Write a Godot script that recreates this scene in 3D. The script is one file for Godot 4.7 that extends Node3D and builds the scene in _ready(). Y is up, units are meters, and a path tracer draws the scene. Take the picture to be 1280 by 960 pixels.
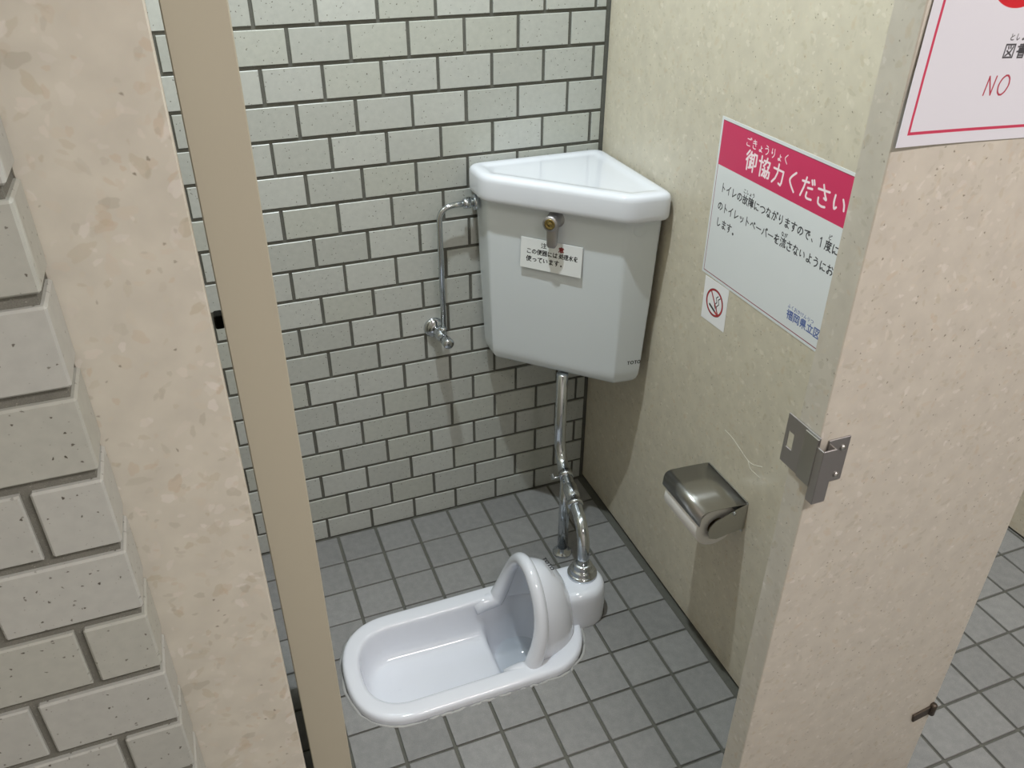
extends Node3D
# World: stall partition face x = 0, tiled back wall face z = 0, floor tile tops y = 0; metres.

var taken := {}
var rng := RandomNumberGenerator.new()
var M := {}
var mesh_cache := {}

# ---------------------------------------------------------------- camera, light, exposure
func setup_view() -> void:
	var cam := Camera3D.new()
	cam.name = "camera"
	cam.position = Vector3(-0.874, 1.494, 1.6894)
	cam.rotation_degrees = Vector3(-32.08, -21.26, 0.26)
	cam.fov = 49.32
	cam.near = 0.02
	add_child(cam)
	cam.current = true
	var we := WorldEnvironment.new()
	we.name = "environment"
	var e := Environment.new()
	e.background_mode = Environment.BG_COLOR
	e.background_color = Color(0, 0, 0)
	e.tonemap_mode = Environment.TONE_MAPPER_LINEAR
	e.tonemap_exposure = 1.0
	e.sdfgi_enabled = true
	e.ssao_enabled = true
	e.ssil_enabled = true
	we.environment = e
	add_child(we)

const STALL_LAMP := Vector3(-0.60, 2.4, 0.51)
const STALL_COLOR := Color(0.94, 0.98, 1.0)
const STALL_ENERGY := 2.25
const HALL_LAMP := Vector3(0.05, 2.4, 2.15)
const HALL_COLOR := Color(1.0, 0.962, 0.95)
const HALL_ENERGY := 3.05

# ---------------------------------------------------------------- naming
func numbered(called: String) -> String:
	if not taken.has(called):
		taken[called] = 0
		return called
	taken[called] += 1
	return "%s_%03d" % [called, taken[called]]

func thing(called: String, label: String, category: String, at := Vector3.ZERO, group := "", kind := "") -> Node3D:
	var o := Node3D.new()
	o.name = numbered(called)
	o.position = at
	add_child(o)
	o.set_meta("label", label)
	o.set_meta("category", category)
	if group != "":
		o.set_meta("group", group)
	if kind != "":
		o.set_meta("kind", kind)
	return o

func part(called: String, mesh: Mesh, m: Material, parent: Node, at := Vector3.ZERO, label := "") -> MeshInstance3D:
	var o := MeshInstance3D.new()
	o.name = called
	o.mesh = mesh
	o.material_override = m
	o.position = at
	parent.add_child(o, true)
	if label != "":
		o.set_meta("label", label)
	return o

func structure(called: String, label: String, category: String, mesh: Mesh, m: Material, at := Vector3.ZERO) -> MeshInstance3D:
	var o := MeshInstance3D.new()
	o.name = numbered(called)
	o.mesh = mesh
	o.material_override = m
	o.position = at
	add_child(o)
	o.set_meta("label", label)
	o.set_meta("category", category)
	o.set_meta("kind", "structure")
	return o

# ---------------------------------------------------------------- meshes
func st_new() -> SurfaceTool:
	var st := SurfaceTool.new()
	st.begin(Mesh.PRIMITIVE_TRIANGLES)
	st.set_smooth_group(-1)
	return st

func done(st: SurfaceTool) -> ArrayMesh:
	st.generate_normals()
	return st.commit()

func tri(st: SurfaceTool, a: Vector3, b: Vector3, c: Vector3) -> void:
	st.add_vertex(a)
	st.add_vertex(b)
	st.add_vertex(c)

func quad(st: SurfaceTool, a: Vector3, b: Vector3, c: Vector3, d: Vector3) -> void:
	tri(st, a, b, c)
	tri(st, a, c, d)

# joins rings of equal size; winding outward when rings run counter-clockwise seen from the direction of travel's end
func loft(st: SurfaceTool, rings: Array, cap_a := true, cap_b := true, closed := true, smooth := true) -> void:
	st.set_smooth_group(0 if smooth else -1)
	for i in rings.size() - 1:
		var p: PackedVector3Array = rings[i]
		var q: PackedVector3Array = rings[i + 1]
		var n := p.size()
		for k in (n if closed else n - 1):
			var l := (k + 1) % n
			quad(st, p[k], q[k], q[l], p[l])
	for e in 2:
		if (e == 0 and not cap_a) or (e == 1 and not cap_b):
			continue
		var r: PackedVector3Array = rings[0] if e == 0 else rings[rings.size() - 1]
		var c := Vector3.ZERO
		for v in r:
			c += v
		c /= r.size()
		for k in r.size():
			var l := (k + 1) % r.size()
			if e == 0:
				tri(st, r[k], r[l], c)
			else:
				tri(st, r[l], r[k], c)
	st.set_smooth_group(-1)

func box_mesh(size: Vector3, b := 0.0015) -> ArrayMesh:
	var key := "b%.4f_%.4f_%.4f_%.4f" % [size.x, size.y, size.z, b]
	if mesh_cache.has(key):
		return mesh_cache[key]
	var st := st_new()
	add_box(st, Vector3.ZERO, size, b)
	var m := done(st)
	mesh_cache[key] = m
	return m

# chamfered box, 44 triangles
func add_box(st: SurfaceTool, at: Vector3, size: Vector3, b := 0.0015, basis := Basis.IDENTITY) -> void:
	var h := size / 2.0
	var bb := minf(b, minf(h.x, minf(h.y, h.z)) * 0.49)
	var axes := [Vector3.RIGHT, Vector3.UP, Vector3.BACK]
	var corner := func(sx: float, sy: float, sz: float, a: int) -> Vector3:
		var v := Vector3(sx * (h.x - bb), sy * (h.y - bb), sz * (h.z - bb))
		v[a] = [sx, sy, sz][a] * h[a]
		return at + basis * v
	var face := func(pts: Array) -> void:
		var c := Vector3.ZERO
		for p in pts:
			c += p
		c /= pts.size()
		var nrm: Vector3 = (pts[1] - pts[0]).cross(pts[2] - pts[0])
		var q := pts.duplicate()
		if nrm.dot(c - at) > 0:
			q.reverse()
		for i in range(1, q.size() - 1):
			tri(st, q[0], q[i], q[i + 1])
	for a in 3:
		for s in [-1.0, 1.0]:
			var pts := []
			for uv in [[-1.0, -1.0], [1.0, -1.0], [1.0, 1.0], [-1.0, 1.0]]:
				var sg := [0.0, 0.0, 0.0]
				sg[a] = s
				sg[(a + 1) % 3] = uv[0]
				sg[(a + 2) % 3] = uv[1]
				pts.append(corner.call(sg[0], sg[1], sg[2], a))
			face.call(pts)
	for a in 3:
		var u := (a + 1) % 3
		var w := (a + 2) % 3
		for su in [-1.0, 1.0]:
			for sw in [-1.0, 1.0]:
				var pts := []
				for item in [[-1.0, u], [1.0, u], [1.0, w], [-1.0, w]]:
					var sg := [0.0, 0.0, 0.0]
					sg[a] = item[0]
					sg[u] = su
					sg[w] = sw
					pts.append(corner.call(sg[0], sg[1], sg[2], item[1]))
				face.call(pts)
	for sx in [-1.0, 1.0]:
		for sy in [-1.0, 1.0]:
			for sz in [-1.0, 1.0]:
				face.call([corner.call(sx, sy, sz, 0), corner.call(sx, sy, sz, 1), corner.call(sx, sy, sz, 2)])

# tile with its front towards +z (front plane at z = 0, running back by depth); 18 triangles
func tile_mesh(w: float, h: float, depth: float, b := 0.0008) -> ArrayMesh:
	var key := "t%.4f_%.4f_%.4f" % [w, h, depth]
	if mesh_cache.has(key):
		return mesh_cache[key]
	var st := st_new()
	var f := [Vector3(-w / 2 + b, h / 2 - b, 0), Vector3(w / 2 - b, h / 2 - b, 0), Vector3(w / 2 - b, -h / 2 + b, 0), Vector3(-w / 2 + b, -h / 2 + b, 0)]
	var m := [Vector3(-w / 2, h / 2, -b), Vector3(w / 2, h / 2, -b), Vector3(w / 2, -h / 2, -b), Vector3(-w / 2, -h / 2, -b)]
	quad(st, f[0], f[1], f[2], f[3])
	for i in 4:
		var j := (i + 1) % 4
		quad(st, m[i], m[j], f[j], f[i])
		var d := Vector3(0, 0, -depth + b)
		quad(st, m[i] + d, m[j] + d, m[j], m[i])
	var r := done(st)
	mesh_cache[key] = r
	return r

func tube(st: SurfaceTool, pts: Array, radius, segs := 14, caps := true) -> void:
	var rings := []
	var dir: Vector3 = (pts[1] - pts[0]).normalized()
	var side := dir.cross(Vector3(0.31, 0.87, 0.42)).normalized()
	for i in pts.size():
		var d: Vector3
		if i == 0:
			d = (pts[1] - pts[0]).normalized()
		elif i == pts.size() - 1:
			d = (pts[i] - pts[i - 1]).normalized()
		else:
			d = ((pts[i] - pts[i - 1]).normalized() + (pts[i + 1] - pts[i]).normalized()).normalized()
		side = (side - d * side.dot(d)).normalized()
		var up := d.cross(side)
		var r: float = radius[i] if radius is Array else radius
		var ring := PackedVector3Array()
		for k in segs:
			var a := TAU * k / segs
			ring.append(pts[i] + (side * cos(a) + up * sin(a)) * r)
		rings.append(ring)
	loft(st, rings, caps, caps)

# polyline whose corners are turned into arcs of radius r
func bend(pts: Array, r: float, n := 8) -> Array:
	var out := [pts[0]]
	for i in range(1, pts.size() - 1):
		var a: Vector3 = (pts[i - 1] - pts[i])
		var b: Vector3 = (pts[i + 1] - pts[i])
		var rr := minf(r, minf(a.length(), b.length()) * 0.48)
		var p0: Vector3 = pts[i] + a.normalized() * rr
		var p1: Vector3 = pts[i] + b.normalized() * rr
		for k in n + 1:
			var t := float(k) / n
			out.append(p0.lerp(pts[i], t).lerp((pts[i] as Vector3).lerp(p1, t), t))
	out.append(pts[pts.size() - 1])
	return out

# profile: [radius, height] pairs along axis from origin
func lathe(st: SurfaceTool, profile: Array, at: Vector3, axis: Vector3, segs := 24, caps := true) -> void:
	var ax := axis.normalized()
	var side := ax.cross(Vector3(0.31, 0.87, 0.42)).normalized()
	var up := ax.cross(side)
	var rings := []
	for p in profile:
		var ring := PackedVector3Array()
		for k in segs:
			var a := TAU * k / segs
			ring.append(at + ax * p[1] + (side * cos(a) + up * sin(a)) * maxf(p[0], 0.0001))
		rings.append(ring)
	loft(st, rings, caps, caps)

# convex plan polygon moved inwards by d, corners rounded with radius r; points Vector2(x, z)
func plan(pts: Array, d: float, radii: Array, n := 6) -> PackedVector2Array:
	var c := Vector2.ZERO
	for p in pts:
		c += p
	c /= pts.size()
	var m := pts.size()
	var lines := []
	for i in m:
		var a: Vector2 = pts[i]
		var b: Vector2 = pts[(i + 1) % m]
		var nrm := (b - a).orthogonal().normalized()
		if nrm.dot(c - a) < 0:
			nrm = -nrm
		lines.append([a + nrm * d, b - a])
	var corners := []
	for i in m:
		var l0 = lines[(i + m - 1) % m]
		var l1 = lines[i]
		corners.append(Geometry2D.line_intersects_line(l0[0], l0[1], l1[0], l1[1]))
	var out := PackedVector2Array()
	for i in m:
		var p: Vector2 = corners[i]
		var a: Vector2 = (corners[(i + m - 1) % m] - p)
		var b: Vector2 = (corners[(i + 1) % m] - p)
		var r: float = maxf(radii[i] - d * 0.6, 0.002)
		var p0 := p + a.normalized() * minf(r, a.length() * 0.48)
		var p1 := p + b.normalized() * minf(r, b.length() * 0.48)
		for k in n + 1:
			var t := float(k) / n
			out.append(p0.lerp(p, t).lerp(p.lerp(p1, t), t))
	return out

func ring_at(pl: PackedVector2Array, y: float) -> PackedVector3Array:
	var r := PackedVector3Array()
	for p in pl:
		r.append(Vector3(p.x, y, p.y))
	return r

# flat polygon(s) in the xz plane raised from y0 to y1
func prism(st: SurfaceTool, poly: PackedVector2Array, y0: float, y1: float, bottom := false) -> void:
	var p := poly
	if Geometry2D.is_polygon_clockwise(p):
		p = p.duplicate()
		p.reverse()
	var idx := Geometry2D.triangulate_polygon(p)
	for i in range(0, idx.size(), 3):
		var a := p[idx[i]]
		var b := p[idx[i + 1]]
		var c := p[idx[i + 2]]
		if (b - a).cross(c - a) < 0:
			var s := b
			b = c
			c = s
		tri(st, Vector3(a.x, y1, a.y), Vector3(b.x, y1, b.y), Vector3(c.x, y1, c.y))
		if bottom:
			tri(st, Vector3(a.x, y0, a.y), Vector3(c.x, y0, c.y), Vector3(b.x, y0, b.y))
	for i in p.size():
		var a := p[i]
		var b := p[(i + 1) % p.size()]
		quad(st, Vector3(a.x, y0, a.y), Vector3(b.x, y0, b.y), Vector3(b.x, y1, b.y), Vector3(a.x, y1, a.y))

# ---------------------------------------------------------------- textures
func blend_px(img: Image, x: int, y: int, c: Color, a: float) -> void:
	var w := img.get_width()
	var h := img.get_height()
	x = posmod(x, w)
	y = posmod(y, h)
	img.set_pixel(x, y, img.get_pixel(x, y).lerp(c, a))

func chip(img: Image, cx: float, cy: float, rx: float, ry: float, turn: float, c: Color, a: float, rough: float) -> void:
	var m := maxf(rx, ry) * 1.4
	var ca := cos(turn)
	var sa := sin(turn)
	var ph := rng.randf() * TAU
	var ph2 := rng.randf() * TAU
	for y in range(int(cy - m), int(cy + m) + 1):
		for x in range(int(cx - m), int(cx + m) + 1):
			var dx := x - cx
			var dy := y - cy
			var u := (dx * ca + dy * sa) / rx
			var v := (-dx * sa + dy * ca) / ry
			var ang := atan2(v, u)
			var lim := 1.0 + rough * (0.6 * sin(ang * 3 + ph) + 0.4 * sin(ang * 5 + ph2))
			var d := (lim - sqrt(u * u + v * v)) * minf(rx, ry)
			if d > -0.5:
				blend_px(img, x, y, c, a * clampf(d + 0.5, 0, 1))

func noise_base(size: int, base: Color, amount: float, freq: float, seed_v: int) -> Image:
	var n := FastNoiseLite.new()
	n.seed = seed_v
	n.frequency = freq
	n.fractal_octaves = 4
	var t := n.get_seamless_image(size, size)
	var img := Image.create(size, size, true, Image.FORMAT_RGB8)
	for y in size:
		for x in size:
			var v := (t.get_pixel(x, y).r - 0.5) * amount
			img.set_pixel(x, y, Color(base.r + v, base.g + v, base.b + v * 0.9))
	return img

func terrazzo(seed_v: int, base: Color, chips: int, strength: float, big: float, specks: int) -> ImageTexture:
	rng.seed = seed_v
	var img := noise_base(1024, base, 0.05, 0.012, seed_v)
	var tones := [Color(0.88, 0.85, 0.81), Color(0.73, 0.69, 0.60), Color(0.82, 0.785, 0.72), Color(0.69, 0.67, 0.61), Color(0.78, 0.71, 0.62), Color(0.92, 0.90, 0.88)]
	for i in chips:
		var r := rng.randf_range(2.0, 6.0) + big * pow(rng.randf(), 3.0)
		chip(img, rng.randf() * 1024, rng.randf() * 1024, r * rng.randf_range(0.9, 1.7), r * rng.randf_range(0.5, 0.9), rng.randf() * PI, tones[rng.randi() % tones.size()], strength * rng.randf_range(0.25, 1.0), 0.2)
	for i in specks:
		chip(img, rng.randf() * 1024, rng.randf() * 1024, rng.randf_range(0.8, 3.0), rng.randf_range(0.8, 2.0), rng.randf() * PI, Color(0.42, 0.39, 0.33), rng.randf_range(0.25, 0.75), 0.3)
	img.generate_mipmaps()
	return ImageTexture.create_from_image(img)

func speckled(seed_v: int, base: Color, dots: int, fine: int, c: Color, amount: float) -> ImageTexture:
	rng.seed = seed_v
	var img := noise_base(1024, base, amount, 0.02, seed_v)
	for i in fine:
		chip(img, rng.randf() * 1024, rng.randf() * 1024, rng.randf_range(0.7, 1.5), rng.randf_range(0.6, 1.2), rng.randf() * PI, c, rng.randf_range(0.15, 0.45), 0.2)
	for i in dots:
		chip(img, rng.randf() * 1024, rng.randf() * 1024, rng.randf_range(1.6, 4.2), rng.randf_range(1.4, 3.0), rng.randf() * PI, c, rng.randf_range(0.45, 0.95), 0.3)
	img.generate_mipmaps()
	return ImageTexture.create_from_image(img)

func grainy(seed_v: int, base: Color) -> ImageTexture:
	rng.seed = seed_v
	var img := noise_base(512, base, 0.045, 0.012, seed_v)
	for y in 512:
		for x in 512:
			var v := rng.randfn(0.0, 0.022)
			var c := img.get_pixel(x, y)
			img.set_pixel(x, y, Color(c.r + v, c.g + v, c.b + v))
	for i in 2200:
		var d := rng.randf() < 0.6
		chip(img, rng.randf() * 512, rng.randf() * 512, rng.randf_range(0.7, 1.5), rng.randf_range(0.6, 1.2), 0.0, Color(0.36, 0.36, 0.35) if d else Color(0.80, 0.80, 0.78), rng.randf_range(0.2, 0.5), 0.2)
	img.generate_mipmaps()
	return ImageTexture.create_from_image(img)

# ---------------------------------------------------------------- lettering (stroke tables on a 100 x 100 square)
const KANJI := {
	"御": "28,5 8,28;30,28 8,52;20,42 20,95;45,8 36,25;40,20 62,20;36,38 64,38;50,20 50,75;52,55 64,55;40,52 40,80;34,84 64,74;70,12 70,95;70,14 92,14 92,62 82,66",
	"協": "5,30 35,30;20,5 20,95;65,5 60,25 42,45;42,20 88,20 84,42 76,42;52,50 48,72 36,90;36,62 60,62 58,88 50,88;80,50 74,75 66,92;64,62 94,62 92,88 82,90",
	"力": "12,30 88,30 84,80 78,92 62,88;46,6 44,45 32,72 10,94",
	"ト": "38,6 38,94;38,38 78,60", "イ": "80,8 50,40 12,58;54,38 54,94", "レ": "26,10 26,88 88,46",
	"ッ": "22,40 30,58;46,36 52,54;80,36 72,68 42,92", "ペ": "8,62 34,32 90,76;74,18 84,26 76,36 66,28 74,18", "ー": "10,50 90,50",
	"パ": "34,26 26,62 8,86;60,22 78,54 90,86;82,6 92,14 84,24 74,16 82,6", "1": "36,22 52,8 52,94",
	"故": "4,30 48,30;26,6 26,52;12,54 42,54 42,90 12,90 12,54;64,6 56,32 46,50;58,30 96,30;84,30 76,60 50,94;58,44 72,70 94,94",
	"障": "10,8 10,94;10,10 34,10 24,36 36,60 24,66;66,4 66,14;44,16 90,16;54,20 58,30;80,20 76,30;40,34 94,34;48,42 86,42 86,66 48,66 48,42;48,54 86,54;40,78 96,78;67,66 67,96",
	"度": "52,2 52,14;14,16 94,16;20,16 18,60 6,94;28,34 92,34;44,24 44,52 74,52 74,24;30,64 80,64 62,84 34,96;40,66 62,86 94,96",
	"流": "12,8 24,20;6,34 18,46;8,94 26,64;64,2 64,14;36,18 94,18;58,20 46,38 84,36;74,26 88,42;46,52 44,76 34,94;64,52 64,92;82,52 82,86 94,86 96,76",
	"福": "20,4 26,14;6,24 36,24 10,56;24,44 24,96;28,46 38,56;44,10 94,10;52,20 88,20 88,36 52,36 52,20;48,46 92,46 92,92 48,92 48,46;48,68 92,68;70,46 70,92",
	"岡": "10,96 10,8 90,8 90,90 80,94;32,16 38,28;68,16 60,28;22,34 78,34;50,34 50,76;28,50 28,78 72,78 72,50",
	"県": "30,6 78,6 78,48 30,48 30,6;30,20 78,20;30,34 78,34;14,16 14,60 90,60;50,60 50,96;30,70 14,90;70,70 88,90",
	"立": "50,4 50,22;12,26 88,26;32,38 38,80;70,36 58,84;4,88 96,88",
	"図": "8,6 92,6 92,94 8,94 8,6;32,20 38,34;52,16 56,30;78,20 62,54 24,82;28,48 76,82",
	"書": "20,8 80,8 80,34 20,34;6,21 94,21;20,44 80,44;50,2 50,56;6,55 94,55;26,64 74,64 74,96 26,96 26,64;26,80 74,80",
	"注": "12,8 24,20;6,34 18,46;8,94 26,64;58,4 68,16;38,24 94,24;44,54 90,54;34,90 96,90;66,24 66,90",
	"意": "50,2 50,12;18,14 84,14;34,18 38,28;66,18 62,28;6,30 94,30;24,38 76,38 76,62 24,62 24,38;24,50 76,50;16,72 8,90;34,70 36,92 70,92 72,82;50,68 56,78;80,70 92,86",
	"便": "28,4 4,50;18,34 18,96;36,12 96,12;44,26 88,26 88,58 44,58 44,26;44,42 88,42;66,12 64,66 36,94;44,66 62,84 96,96",
	"器": "10,6 40,6 40,28 10,28 10,6;60,6 90,6 90,28 60,28 60,6;6,44 94,44;50,32 44,48 8,64;54,46 92,64;10,68 40,68 40,94 10,94 10,68;60,68 90,68 90,94 60,94 60,68;72,34 80,40",
	"処": "28,6 20,36 6,60;18,28 44,28 34,66 4,94;16,44 36,78 96,92;60,12 60,50 52,72;60,12 84,12 84,62 96,62 97,52",
	"理": "6,16 36,16;8,46 34,46;20,16 20,80;4,84 38,76;46,8 90,8 90,50 46,50 46,8;46,29 90,29;68,8 68,90;46,70 90,70;38,92 96,92",
	"水": "50,4 50,90 38,84;10,32 38,32 28,62 6,82;86,20 58,46;52,36 70,66 96,84",
	"使": "28,4 4,50;18,34 18,96;34,18 96,18;44,32 88,32 88,56 44,56 44,32;66,4 64,66 34,94;42,64 62,84 96,96",
	"N": "20,92 20,8 76,92 76,8",
}
const KANA := {
	"く": "68,8 30,48 70,92", "だ": "8,26 55,22;34,6 24,50 8,90;52,46 84,42;50,66 48,84 60,90 88,88;72,8 80,24;86,4 94,20",
	"さ": "12,28 88,22;42,4 58,36 74,58 58,56;22,64 26,86 50,93 74,90", "い": "16,22 14,50 22,76 34,68;68,26 80,46 84,68",
	"ご": "22,22 52,20 72,24;20,62 18,82 40,88 78,86;76,6 84,20;90,2 98,16", "こ": "20,20 52,18 78,22;18,62 18,82 40,88 84,86",
	"き": "18,24 78,16;16,44 82,36;42,4 58,34 72,62;22,66 26,86 52,92 72,88", "ょ": "56,36 56,82 38,92 28,84 40,76 78,92;56,54 78,52",
	"う": "34,8 66,16;18,42 60,32 76,48 66,76 38,94", "り": "28,12 24,48 30,58 36,46;68,8 72,50 64,76 42,94",
	"の": "52,22 44,60 26,82 12,62 22,34 52,18 84,34 86,64 54,90", "に": "20,12 14,50 20,90 30,72;48,26 84,26;46,66 50,82 86,84",
	"つ": "8,36 50,24 86,34 86,62 46,86", "な": "14,24 52,20;38,6 30,36 12,62;66,20 84,34;64,40 66,76 48,90 34,80 44,70 84,90",
	"が": "10,32 56,26 62,40 54,84 38,82;36,6 28,50 10,90;66,30 82,60;78,6 86,20;90,2 98,14", "か": "10,32 56,26 62,40 54,84 38,82;36,6 28,50 10,90;72,24 90,56",
	"ま": "18,22 82,22;22,44 78,44;50,6 52,80 34,92 22,80 36,70 82,90", "す": "8,24 92,22;56,4 56,52 44,66 32,54 44,42 56,50 54,76 36,96",
	"で": "10,24 86,16 52,36 42,62 54,84 76,92;70,40 78,54;84,34 92,48", "、": "20,70 36,90", "を": "18,20 78,18;46,4 34,36 14,62 40,48 52,60 52,78;84,38 44,58 34,80 50,90 82,90",
	"よ": "54,8 54,78 30,90 18,78 34,66 82,88;54,34 84,30", "お": "12,26 54,24;32,6 32,80 20,88 12,76 40,54 72,52 84,70 66,90;70,14 86,30",
	"し": "30,8 28,70 44,90 80,66", "。": "28,74 37,83 28,92 19,83 28,74", "は": "18,10 12,50 18,90 26,72;42,30 90,26;68,8 70,76 54,90 42,80 54,70 88,90",
	"っ": "22,50 56,42 82,52 80,72 50,86", "て": "10,24 88,16 54,36 42,62 54,84 78,92", "ふ": "40,8 60,18;48,34 40,60 52,84 36,86;18,60 10,86;66,50 90,78",
	"け": "18,10 12,50 20,90;40,30 92,26;70,8 72,60 54,94", "ん": "50,8 10,92 38,52 52,86 88,58", "と": "30,8 36,42;82,26 26,58 24,82 50,92 84,88",
	"ど": "30,8 36,42;78,26 26,58 24,82 50,92 84,88;76,6 84,20;90,2 98,16", "O": "50,6 62,8 80,22 90,50 80,78 62,92 50,94 38,92 20,78 10,50 20,22 38,8 50,6",
}

func line_px(img: Image, a: Vector2, b: Vector2, w: float, c: Color) -> void:
	var lo := a.min(b) - Vector2.ONE * (w + 1)
	var hi := a.max(b) + Vector2.ONE * (w + 1)
	for y in range(maxi(0, int(lo.y)), mini(img.get_height() - 1, int(hi.y)) + 1):
		for x in range(maxi(0, int(lo.x)), mini(img.get_width() - 1, int(hi.x)) + 1):
			var p := Vector2(x + 0.5, y + 0.5)
			var d := p.distance_to(Geometry2D.get_closest_point_to_segment(p, a, b))
			var al := clampf(w / 2 - d + 0.5, 0, 1)
			if al > 0:
				img.set_pixel(x, y, img.get_pixel(x, y).lerp(c, al))

func glyph(img: Image, ch: String, at: Vector2, size: Vector2, w: float, c: Color, slant := 0.0) -> void:
	var curved := KANA.has(ch)
	var spec: String = KANA[ch] if curved else KANJI.get(ch, "")
	if spec == "":
		return
	for s in spec.split(";"):
		var pts := []
		for q in s.strip_edges().split(" "):
			var n := q.split(",")
			pts.append(at + Vector2(n[0].to_float() / 100.0 + slant * (1.0 - n[1].to_float() / 100.0), n[1].to_float() / 100.0) * size)
		if curved and pts.size() > 2:
			var cv := Curve2D.new()
			for i in pts.size():
				var t := Vector2.ZERO
				if i > 0 and i < pts.size() - 1:
					t = (pts[i + 1] - pts[i - 1]) / 6.0
				cv.add_point(pts[i], -t, t)
			pts = Array(cv.tessellate(3, 4))
		for i in pts.size() - 1:
			line_px(img, pts[i], pts[i + 1], w, c)

func text(img: Image, s: String, at: Vector2, size: Vector2, step: float, w: float, c: Color, slant := 0.0) -> void:
	for i in s.length():
		if s[i] != " ":
			glyph(img, s[i], at + Vector2(step * i, 0), size, w, c, slant)

func tex_of(img: Image) -> ImageTexture:
	img.generate_mipmaps()
	return ImageTexture.create_from_image(img)

func ellipse_px(img: Image, c: Vector2, r: float, col: Color, inner := 0.0) -> void:
	for y in range(maxi(0, int(c.y - r) - 1), mini(img.get_height() - 1, int(c.y + r) + 1) + 1):
		for x in range(maxi(0, int(c.x - r) - 1), mini(img.get_width() - 1, int(c.x + r) + 1) + 1):
			var d := Vector2(x + 0.5, y + 0.5).distance_to(c)
			var a := clampf(r - d + 0.5, 0, 1) * clampf(d - inner + 0.5, 0, 1)
			if a > 0:
				img.set_pixel(x, y, img.get_pixel(x, y).lerp(col, a))

# print on the poster by the tank: 2560 pixels a metre, origin at its top left corner (y 1.120, z 0.4465)
func poster_print() -> ImageTexture:
	var W := 1024
	var H := 746
	var paper := Color(0.86, 0.875, 0.885)
	var pink := Color(0.80, 0.20, 0.38)
	var ink := Color(0.17, 0.17, 0.19)
	var img := Image.create(W, H, true, Image.FORMAT_RGB8)
	img.fill(paper)
	var px := func(z: float, y: float) -> Vector2: return Vector2((z - 0.4465) * 2560.0, (1.120 - y) * 2560.0)
	# border and band
	var f := 13
	img.fill_rect(Rect2i(f, f, W - 2 * f, 3), Color(0.55, 0.22, 0.30))
	img.fill_rect(Rect2i(f, H - f - 4, W - 2 * f, 4), Color(0.55, 0.22, 0.30))
	img.fill_rect(Rect2i(f, f, 3, H - 2 * f), Color(0.55, 0.22, 0.30))
	img.fill_rect(Rect2i(W - f - 3, f, 3, H - 2 * f), Color(0.55, 0.22, 0.30))
	img.fill_rect(Rect2i(f, f + 3, W - 2 * f, 196), pink)
	var white := Color(0.97, 0.90, 0.92)
	var p: Vector2 = px.call(0.5443, 1.0682)
	text(img, "御協力ください", p - Vector2(43, 46), Vector2(84, 92), 94, 9.5, white)
	var q: Vector2 = px.call(0.5295, 1.0955)
	text(img, "ごきょうりょく", q - Vector2(18, 24), Vector2(38, 42), 43, 4.2, white)
	var l1: Vector2 = px.call(0.4776, 1.0020)
	text(img, "トイレの故障につながりますので、1度に", l1 - Vector2(20, 20), Vector2(40, 44), 42.5, 4.6, ink)
	text(img, "こしょう", l1 + Vector2(150, -44), Vector2(20, 20), 21, 2.2, ink)
	text(img, "ど", l1 + Vector2(714, -44), Vector2(20, 20), 21, 2.2, ink)
	var l2: Vector2 = px.call(0.4757, 0.9680)
	text(img, "のトイレットペーパーを流さないようにお", l2 - Vector2(20, 20), Vector2(40, 44), 42.5, 4.6, ink)
	text(img, "なが", l2 + Vector2(448, -43), Vector2(20, 20), 21, 2.2, ink)
	var l3: Vector2 = px.call(0.4776, 0.9380)
	text(img, "します。", l3 - Vector2(20, 20), Vector2(40, 44), 42.5, 4.6, ink)
	var ft: Vector2 = px.call(0.708, 0.8590)
	text(img, "福岡県立図", ft - Vector2(22, 22), Vector2(42, 44), 44, 5.0, Color(0.30, 0.38, 0.62))
	text(img, "ふくおかけんりつ", ft + Vector2(-22, -46), Vector2(20, 20), 21, 2.0, Color(0.40, 0.46, 0.66))
	return tex_of(img)

# no-smoking sticker
func sticker_print() -> ImageTexture:
	var img := Image.create(256, 288, true, Image.FORMAT_RGB8)
	img.fill(Color(0.93, 0.93, 0.94))
	var c := Vector2(126, 140)
	line_px(img, Vector2(78, 168), Vector2(140, 196), 15, Color(0.07, 0.07, 0.08))
	line_px(img, Vector2(144, 198), Vector2(158, 204), 15, Color(0.75, 0.25, 0.25))
	for k in 2:
		var o := Vector2(22 * k, 6 * k)
		for s in [[Vector2(136, 176), Vector2(128, 152)], [Vector2(128, 152), Vector2(150, 128)], [Vector2(150, 128), Vector2(140, 100)], [Vector2(140, 100), Vector2(158, 84)]]:
			line_px(img, s[0] + o, s[1] + o, 6, Color(0.12, 0.12, 0.13))
	ellipse_px(img, c, 92, Color(0.20, 0.06, 0.08), 78)
	ellipse_px(img, c, 89, Color(0.72, 0.10, 0.15), 80)
	line_px(img, Vector2(78, 70), Vector2(178, 212), 11, Color(0.62, 0.12, 0.16))
	return tex_of(img)

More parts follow.
